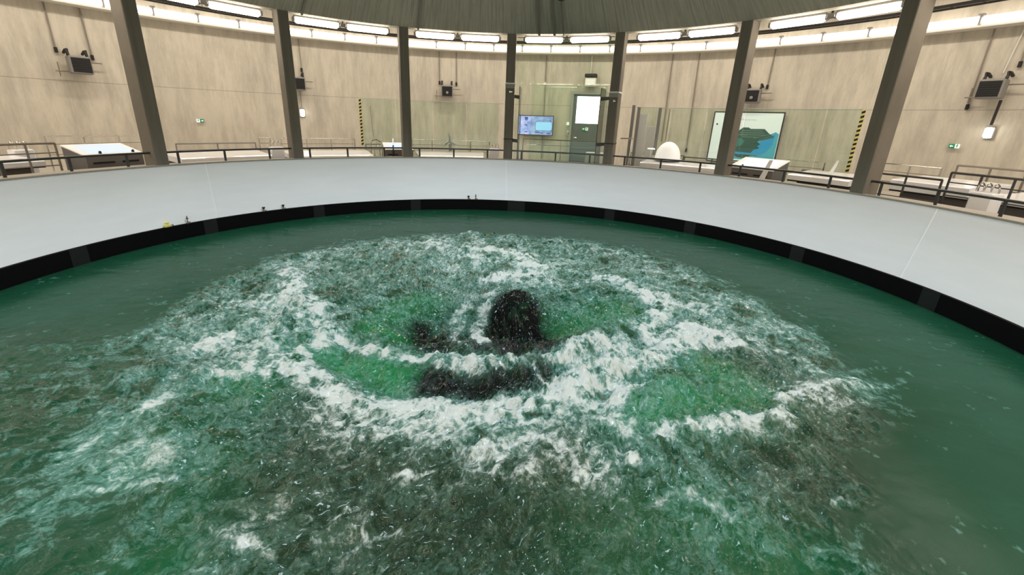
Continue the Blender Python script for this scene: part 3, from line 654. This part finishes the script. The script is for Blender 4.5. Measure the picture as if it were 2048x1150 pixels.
obj('roof_lines',mb,pg,pb)
pr('lower_bowl',[(-.18,-.68),(.32,-.66),(.22,-.76),(.1,-.80),(-.08,-.78)],pd,-.009)
mb=MB(); mb.box(.0,-.010,-.66*PH/2,1.05,.003,.02).box(.08,-.010,-.73*PH/2,.02,.003,.12); obj('bowl_lines',mb,pg,pb)
mb=MB()
for x,z,l_ in ((-.38,.88,.20),(-.32,.80,.28),(.0,.72,.55),(-.22,.76,.2)): mb.box(x*PW/2,0.002,z*PH/2,l_*PW/2,.003,.012)
obj('caption_lines',mb,pw,pb)
obj('black_dot',MB().lathe([(0,0),(.028,0),(.028,.006),(0,.006)],14,mx=Matrix.Translation((-.90*PW/2+.02,0.002,.52*PH/2))@Matrix.Rotation(R_(90),4,'X')),M['blackm'],pb)
# ---------------- glass screens ----------------
def glass_panel(a0,a1,R,z0,z1,l,g='curved glass screens in the corridor',m='glass',edges=(0,0),th=.018,top='edgel'):
    am=(a0+a1)/2; t=at('glass_screen',l,'glass screen',am,R,z0,g)
    n=max(2,int(abs(a1-a0)/1.5))
    obj('pane',MB().arc([(R,z0),(R+th,z0),(R+th,z1),(R,z1)],a0,a1,n),M[m],t,world=True)
    obj('top_edge',MB().arc([(R-.003,z1),(R+th+.003,z1),(R+th+.003,z1+.012),(R-.003,z1+.012)],a0,a1,n),M[top],t,world=True)
    for k,a in enumerate((a0,a1)):
        if edges[k]: obj('side_edge',MB().arc([(R-.005,z0),(R+th+.005,z0),(R+th+.005,z1),(R-.005,z1)],a-.1,a+.1,1),M[edges[k]],t,world=True)
    return t
gl=[(113.2,107.1,'glass screen panel just right of the left hazard tape'),(106.9,100.1,'glass screen panel behind the third column'),(99.9,93.6,'glass screen panel below the small square black heater'),(93.4,87.2,'glass screen panel left of the fourth column'),
 (60.4,55.1,'glass screen panel with dark mullions beside the fifth column'),(54.9,49.1,'glass screen panel left of the framed poster'),(48.9,43.1,'glass screen panel behind the sixth column'),(42.9,37.1,'glass screen panel before the framed poster'),(36.9,32.1,'glass screen panel right of the framed poster'),(31.9,27.85,'glass screen panel ending at the right hazard tape')]
for i,(a,b,l) in enumerate(gl): glass_panel(a,b,9.5,ZF,1.53,l)
def tape(a,R,l):
    t=at('hazard_tape',l,'tape',a,R,.15,'yellow and black hazard tapes on glass edges')
    N=14; h=1.37/N
    ym=MB().box(0,0,1.37/2,.07,.012,1.37); obj('yellow_strip',ym,M['yellow'],t)
    mb=MB()
    for i in range(N):
        z=i*h+.01; s=.048
        for y0,y1 in ((-.013,-.006),):
            mb.prism([(-.034,z),(.034,z+.026),(.034,z+.026+s),(-.034,z+s)],y0,y1)
    obj('black_stripes',mb,M['blackm'],t)
tape(113.45,9.5,'yellow and black hazard tape left of the third column'); tape(27.6,9.5,'yellow and black hazard tape beside the rightmost column')
# tall glass closing the door bay, and the lower glass lobby behind it
glass_panel(83.3,63.3,7.09,0.015,3.08,'tall clear glass closing the bay in front of the door','glass in the door bay','glass2',top='dark')
glass_panel(80.3,65.2,8.1,ZF,2.03,'front glass of the lobby before the door','glass in the door bay','glass',('0'and 0,0))
for a,l in ((82.5,'left side glass fin of the door lobby with dark edge'),(65.4,'right side glass fin of the door lobby with dark edge')):
    t=at('glass_screen',l,'glass screen',a,7.75,ZF,'glass in the door bay')
    obj('pane',MB().box(0,-.06,1.24,.018,.62,2.48),M['glass'],t)
    obj('dark_edge',MB().box(0,.26,1.24,.024,.03,2.48),M['edge'],t)
    s=1 if a>75 else -1
    for z in (2.16,.98):
        obj('bracket',MB().prism([(-s*.0,z),(-s*.30,z+.05),(-s*.30,z+.12),(-s*.0,z+.10)],-.22,-.19),M['dark'],t)
# lobby handrail
def rail_section(a0,a1,R,z,l,n=3,m='shine',mid=True,r=.020,z0=ZF,g='stainless handrails standing on the corridor floor'):
    am=(a0+a1)/2; t=at('handrail',l,'handrail',am,R,z0,g)
    obj('top_rail',MB().tube([P(a,R,z) for a in np.linspace(a0,a1,14)],r,8),M[m],t,world=True,smooth=True)
    if mid: obj('mid_rail',MB().tube([P(a,R,z-.17) for a in np.linspace(a0,a1,14)],r*.6,6),M[m],t,world=True,smooth=True)
    if mid: obj('low_rail',MB().tube([P(a,R,z-.40) for a in np.linspace(a0,a1,14)],r*.6,6),M[m],t,world=True,smooth=True)
    for i in range(n):
        a=a0+(a1-a0)*(i+.0)/(n-1); obj('post',MB().tube([P(a,R,z0),P(a,R,z)],r*.9,8).lathe([(.05,0),(.05,.012),(0,.013)],10,tuple(P(a,R,z0))),M[m],t,world=True,smooth=True)
rail_section(82,66.5,9.0,.49,'bright handrail crossing the door bay behind the glass',3)
rail_section(153.2,142.5,11,.36,'pale handrail behind the left console at the first column',4)
rail_section(140.6,129.9,10.5,.17,'dull grey handrail between first and second columns',3,'galv')
rail_section(128.8,127.2,10.9,.30,'short bright handrail against the second column',2)
rail_section(125.5,113.6,11,.27,'bright handrail between second column and left hazard tape',4)
rail_section(112,105,10.6,.12,'low handrail behind the third column',2,'galv')
rail_section(103.4,88.9,10.9,.28,'long bright handrail between third and fourth columns',5)
rail_section(61.5,52,9.9,.19,'thin dark handrail around the white dome',3,'galv')
rail_section(52,42.5,9.75,.17,'grey handrail in front of the framed poster, left of the sixth column',3,'galv')
rail_section(38.3,33.4,10.9,.24,'bright handrail right of the poster',2)
rail_section(32.8,27.9,9.3,.12,'dark handrail before the glass left of the right hazard tape',3,'galv')
rail_section(26.5,20.5,10.6,.36,'shining handrail just right of the rightmost column',3)
rail_section(21.5,14.0,8.5,.28,'dark handrail right of the rightmost column',3,'steel')
rail_section(13.7,5.0,8.6,.42,'dark handrail at the right edge of the picture, nearer one',4,'steel')
rail_section(18.2,9.6,10.2,.47,'brown grey handrail at the far right, behind the dark ones',4,'cond')
rail_section(9.2,1.0,10.3,.46,'handrail leaving the picture on the right side',3,'cond')
rail_section(167,158.4,8.6,.37,'brown grey handrail at the left edge of the picture',4,'cond')
# ---------------- counters, consoles, exhibits ----------------
def counter(a0,a1,R0,R1,z,l,th=.12):
    am=(a0+a1)/2; t=at('white_counter',l,'counter',am,(R0+R1)/2,ZF,'white curved counters behind the rim')
    n=max(4,int((a0-a1)/1.2))
    obj('counter_top',MB().arc([(R0,z-th),(R1,z-th+.05),(R1,z+.05),(R0+.04,z),(R0,z-.02)],a0,a1,n),M['counter'],t,world=True)
    obj('dark_kick',MB().arc([(R0+.03,z-th-.035),(R1-.1,z-th-.035),(R1-.1,z-th+.0),(R0+.03,z-th)],a0,a1,n),M['blackm'],t,world=True)
    obj('plinth',MB().arc([(R0+.25,ZF),(R1-.25,ZF),(R1-.25,z-th-.03),(R0+.25,z-th-.03)],a0+(-.8),a1+.8,n),M['body'],t,world=True)
counter(172,159.0,8.85,10.0,.05,'white curved counter at the left edge of the picture',.10)
counter(145.8,131.8,8.0,9.4,.02,'white curved counter between first and second columns')
counter(128.0,113.1,8.0,9.2,-.02,'white curved counter between second and third columns')
counter(103.8,90.0,8.0,9.2,-.03,'white curved counter between third and fourth columns')
counter(57.0,42.0,8.0,9.15,.06,'white curved counter left of the sixth column')
counter(31.2,22.5,8.0,9.15,.11,'white curved counter left of the rightmost column')
counter(20.5,12.4,8.85,10.0,.17,'white curved counter right of the rightmost column',.20)
counter(11.2,1.0,8.85,10.0,.07,'white curved counter at the right edge of the picture',.10)
def console(a,R,w_,z0,zf,zb,d,l,topm,rz=0):
    t=at('console',l,'console',a,R,z0,'sloping exhibit consoles behind the rim'); t.rotation_euler[2]+=R_(rz)
    INV[t.name]=(Matrix.Translation(P(a,R,z0))@Matrix.Rotation(R_(a-90+rz),4,'Z')).inverted()
    hf,hb=zf-z0,zb-z0
    mb=MB(); k=w_/2; vs=[(-k,-d/2,0),(k,-d/2,0),(k,d/2,0),(-k,d/2,0),(-k,-d/2,hf),(k,-d/2,hf),(k,d/2,hb),(-k,d/2,hb)]
    mb.add(vs,[(0,3,2,1),(0,1,5,4),(1,2,6,5),(2,3,7,6),(3,0,4,7),(4,5,6,7)]); obj('body',mb,M['body'],t)
    sl=math.atan2(hb-hf,d); L=math.hypot(d,hb-hf); mx=Matrix.Translation((0,0,(hf+hb)/2))@Matrix.Rotation(sl,4,'X')
    obj('display_top',MB().box(0,0,.012,w_+.03,L+.02,.025,mx,.004),M['joint'],t)
    obj('screen',MB().box(.02,0,.027,w_*.8,L*.76,.006,mx),topm,t)
    obj('vent_slot',MB().box(-w_*.22,-d/2-.004,hf-.13,w_*.36,.012,.035).box(w_*.25,-d/2-.004,hf-.13,w_*.3,.012,.035),M['blackm'],t)
    for s in (-.22,.36): obj('knob',MB().lathe([(.022,0),(.026,.03),(.012,.05),(0,.051)],10,mx=mx@Matrix.Translation((w_*s,-L*.40,.024))),M['blackm'],t)
    return t
disp=mat('console display pale blue',(.3,.36,.5),.25,emit=(.62,.74,1.0),es=.75)
disp2=mat('console display white',(.6,.6,.66),.25,emit=(.85,.85,1.0),es=.6)
console(153.9,8.45,1.02,ZF,.14,.30,.62,'sloping console with pale blue display left of the first column',disp,6)
console(107.6,8.55,.82,ZF,.10,.26,.55,'sloping console with pale top behind the third column',disp)
console(37.3,8.5,1.05,ZF,.11,.32,.7,'sloping console with white display before the framed poster',disp2,-6)
# white dome and slim cabinets right of the fifth column
t=at('white_dome','glowing white dome with a flat disc beside it on the counter','dome',53.2,8.72,.115)
obj('shell',MB().lathe([(.34*math.cos(R_(5*i)),.04+.46*math.sin(R_(5*i))) for i in range(0,18)]+[(0.001,.5)],32),mat('frosted white dome',(.85,.85,.85),.35,emit=(1,.98,.92),es=.35),t,smooth=True)
obj('base_ring',MB().lathe([(.37,0),(.37,.04),(.34,.05)],32),M['plaster'],t)
t=at('disc_lamp','small flat white disc on a thin stem left of the white dome','lamp',56.2,8.6,.105-.56)
obj('stem',MB().tube([(0,0,.56),(0,0,.84)],.012,6),M['plaster'],t); obj('disc',MB().lathe([(0,.84),(.10,.84),(.11,.855),(.09,.875),(0,.88)],20),M['signw'],t)
for a,z0,z1,l in ((61.0,ZF,1.58,'dark slim mullion nearest the fifth column'),(60.0,ZF,1.53,'second dark slim mullion right of the fifth column'),(56.2,.2,1.52,'third dark slim mullion, standing left of the white dome'),):
    t=at('mullion',l,'mullion',a,9.05,z0,'dark slim mullions right of the fifth column')
    obj('profile',MB().box(0,0,(z1-z0)/2,.085,.05,z1-z0,ch=.004),M['galv'],t)
for a,z,hh,l in ((59.3,ZF,1.9,'pale tall panel between the dark mullions'),(57.6,ZF,1.55,'pale lower panel beside the tall one')):
    t=at('display_panel',l,'panel',a,9.25,z,'pale panels behind the mullions'); obj('board',MB().box(0,0,hh/2,.24,.03,hh,ch=.004),M['plaster'],t)
t=at('glass_pole','thin bright stainless pole with a bracket right of the fifth column','pole',59.6,8.2,ZF)
obj('pole',MB().tube([(0,0,0),(0,0,1.22)],.022,8),M['shine'],t,smooth=True); obj('arm',MB().tube([(-.3,0,1.20),(.05,0,1.22)],.02,8),M['shine'],t)
t=at('glass_pole','thin bright stainless pole in front of the wall conduit','pole',54.9,9.3,ZF)
obj('pole',MB().tube([(0,0,0),(0,0,2.05)],.018,8),M['shine'],t,smooth=True)
t=at('white_cabinet','small pale cabinet standing before the blue grey door','cabinet',67.5,9.4,ZF)
obj('body',MB().box(0,0,.35,.62,.35,.70,ch=.01),M['plaster'],t); obj('door',MB().box(.14,-.18,.34,.26,.012,.62),M['joint'],t)
# slender exhibits that poke above the rail
def exhibit(a,R,l,kind,z0=ZF,sc=1.0):
    t=at('exhibit_model',l,'exhibit',a,R,z0); t.scale=(sc,sc,sc)
    if kind=='arch':
        obj('arch',MB().tube([(-.16,0,.0),(-.16,0,.78),(-.10,0,.88),(.02,0,.9),(.14,0,.84),(.17,0,.72),(.17,0,0)],.016,8),M['shine'],t,smooth=True)
        obj('inner_arch',MB().tube([(-.05,.05,.0),(-.05,.05,.66),(.03,.05,.74),(.11,.05,.66),(.11,.05,0)],.012,8),M['shine'],t,smooth=True)
    if kind=='pole':
        obj('pole',MB().lathe([(.03,0),(.03,.66),(.018,.68),(.018,.80)],10),M['blackm'],t); obj('white_tip',MB().lathe([(.018,.80),(.016,.98),(0,.985)],10),M['signw'],t); obj('foot',MB().lathe([(.12,0),(.12,.03),(.03,.05)],16),M['blackm'],t)
    if kind=='trestle':
        for s in(-1,1): obj('leg',MB().tube([(s*.14,0,0),(s*.03,0,.74)],.014,6),M['ochre'],t)
        obj('crossbar',MB().tube([(-.2,0,.60),(.28,0,.66)],.012,6),M['red'],t)
    if kind=='blades':
        obj('post',MB().lathe([(.05,0),(.04,.74),(.03,.76)],12),M['plaster'],t)
        mb=MB()
        for k in range(3):
            an=R_(90+120*k); mb.tube([(0,0,.84),(.16*math.cos(an),-.02,.84+.16*math.sin(an)),(.30*math.cos(an+.15),-.02,.84+.30*math.sin(an+.15))],[.035,.045,.008],8)
        obj('blades',mb,M['plaster'],t,smooth=True)
    if kind=='slab':
        obj('board',MB().add([(-.12,-.05,0),(.12,-.05,0),(.30,.05,.95),(.16,.05,.95),(-.12,.02,0),(.12,.02,0),(.30,.10,.95),(.16,.10,.95)],[(0,1,2,3),(4,7,6,5),(0,4,5,1),(1,5,6,2),(2,6,7,3),(3,7,4,0)]),M['joint'],t)
    if kind=='loops':
        for i in range(3): obj('hoop',MB().tube([(-.11+.10*i+.05*math.cos(R_(x)),0,.74+.14*math.sin(R_(x))) for x in range(0,181,20)],.012,6),M['shine'],t,smooth=True)
        obj('tray',MB().box(0,0,.37,.32,.24,.74,ch=.02),M['counter'],t)
exhibit(111.4,9.0,'bent shining metal arch right of the left hazard tape','arch')
exhibit(108.9,8.12,'black pole with a white tip in front of the third column console','pole')
exhibit(106.6,8.1,'small ochre trestle beside the third column','trestle')
exhibit(87.8,8.6,'shining hoops on a white stand left of the fourth column','loops')
exhibit(96.6,10.2,'white three bladed model between third and fourth columns','blades')
exhibit(34.6,7.84,'white tapered board standing right of the poster console','slab',-.10,.5)
exhibit(27.4,8.7,'white leaning board before the right hazard tape','slab',.17,.28)
exhibit(129.9,8.5,'pale metal stand with hoops left of the second column','loops')
exhibit(158.0,9.9,'shining hoops on a pale stand left of the left console','loops')
exhibit(8.6,8.3,'small white stand between the dark handrails at far right','loops')
# ---------------- fittings on the basin edge ----------------
def fitting(a,l,kind):
    t=at('water_probe',l,'probe',a,RB-.02,ZB-.0)
    if kind=='y': obj('clamp',MB().box(0,-.02,.03,.12,.07,.06,ch=.015),M['yellow'],t); obj('cap',MB().lathe([(.03,.06),(.035,.09),(.0,.12)],10,(.0,-.02,0)),M['yellow'],t); obj('spring',MB().tube([(.05,-.03,.0),(.10,-.03,.03)],.016,6),M['brass'],t)
    else:
        obj('stem',MB().tube([(0,-.02,-.02),(0,-.02,.10)],.007,6),M['brass'],t); obj('knob',MB().lathe([(0,.085),(.028,.09),(.012,.11),(.006,.15),(0,.151)] if kind=='v' else [(0,.03),(.03,.08),(.035,.10),(0,.105)],10,(0,-.02,0)),M['brass'],t); obj('bracket',MB().box(.02,-.01,.015,.07,.04,.03,ch=.006),M['galv'],t)
fitting(155.9,'yellow fitting on the top of the black band at the left','y')
fitting(152.6,'small dark valve on the black band right of the yellow fitting','v')
fitting(139.0,'tiny cone fitting on the basin wall at the left of the second column','c')
fitting(135.2,'tiny dark bracket on the black band below the second column','b')
fitting(93.45,'left one of two small fittings on the band at the far side','c')
fitting(91.7,'right one of two small fittings on the band at the far side','v')
# hanging camera under the cone
t=at('dome_camera','round black camera hanging under the roof cone','camera',72.9,5.6,3.70)
obj('shell',MB().lathe([(0,-.14)]+[(.14*math.sin(R_(15*i)),-.14*math.cos(R_(15*i))+.0) for i in range(1,7)]+[(.15,.03),(.15,.07),(.05,.09)],20),M['blackm'],t,smooth=True)
obj('stem',MB().tube([(0,0,.08),(0,0,.21)],.02,8),M['dark'],t)
# flat steel strips on the inside of the cone
def strip(a,w_,l):
    t=at('cable_strip',l,'cable duct',a,6.5,3.45,'dark ducts running down the roof cone')
    sl=(6.35-ZROOF)/(RROOF-.12-1.25); mb=MB(); q=[]
    for R,z in ((6.98,ZROOF),(1.4,ZROOF+sl*(7.0-1.4))):
        c=P(a,R,z-.0); tt=P(a-90,1,0)*w_
        q+= [c-tt-Vector((0,0,.045)),c+tt-Vector((0,0,.045)),c+tt-Vector((0,0,.004)),c-tt-Vector((0,0,.004))]
    mb.add(q,[(0,1,2,3),(7,6,5,4),(0,4,5,1),(1,5,6,2),(2,6,7,3),(3,7,4,0)]); obj('duct',mb,M['cond'],t,world=True)
for a,w_,l in ((126.2,.022,'dark duct on the roof cone above the second column'),(104.1,.024,'dark duct on the roof cone right of the third column'),(78.7,.030,'left dark duct of the pair above the screen'),(75.5,.030,'right dark duct of the pair above the screen'),(73.6,.014,'thin duct below the round black camera')): strip(a,w_,l)
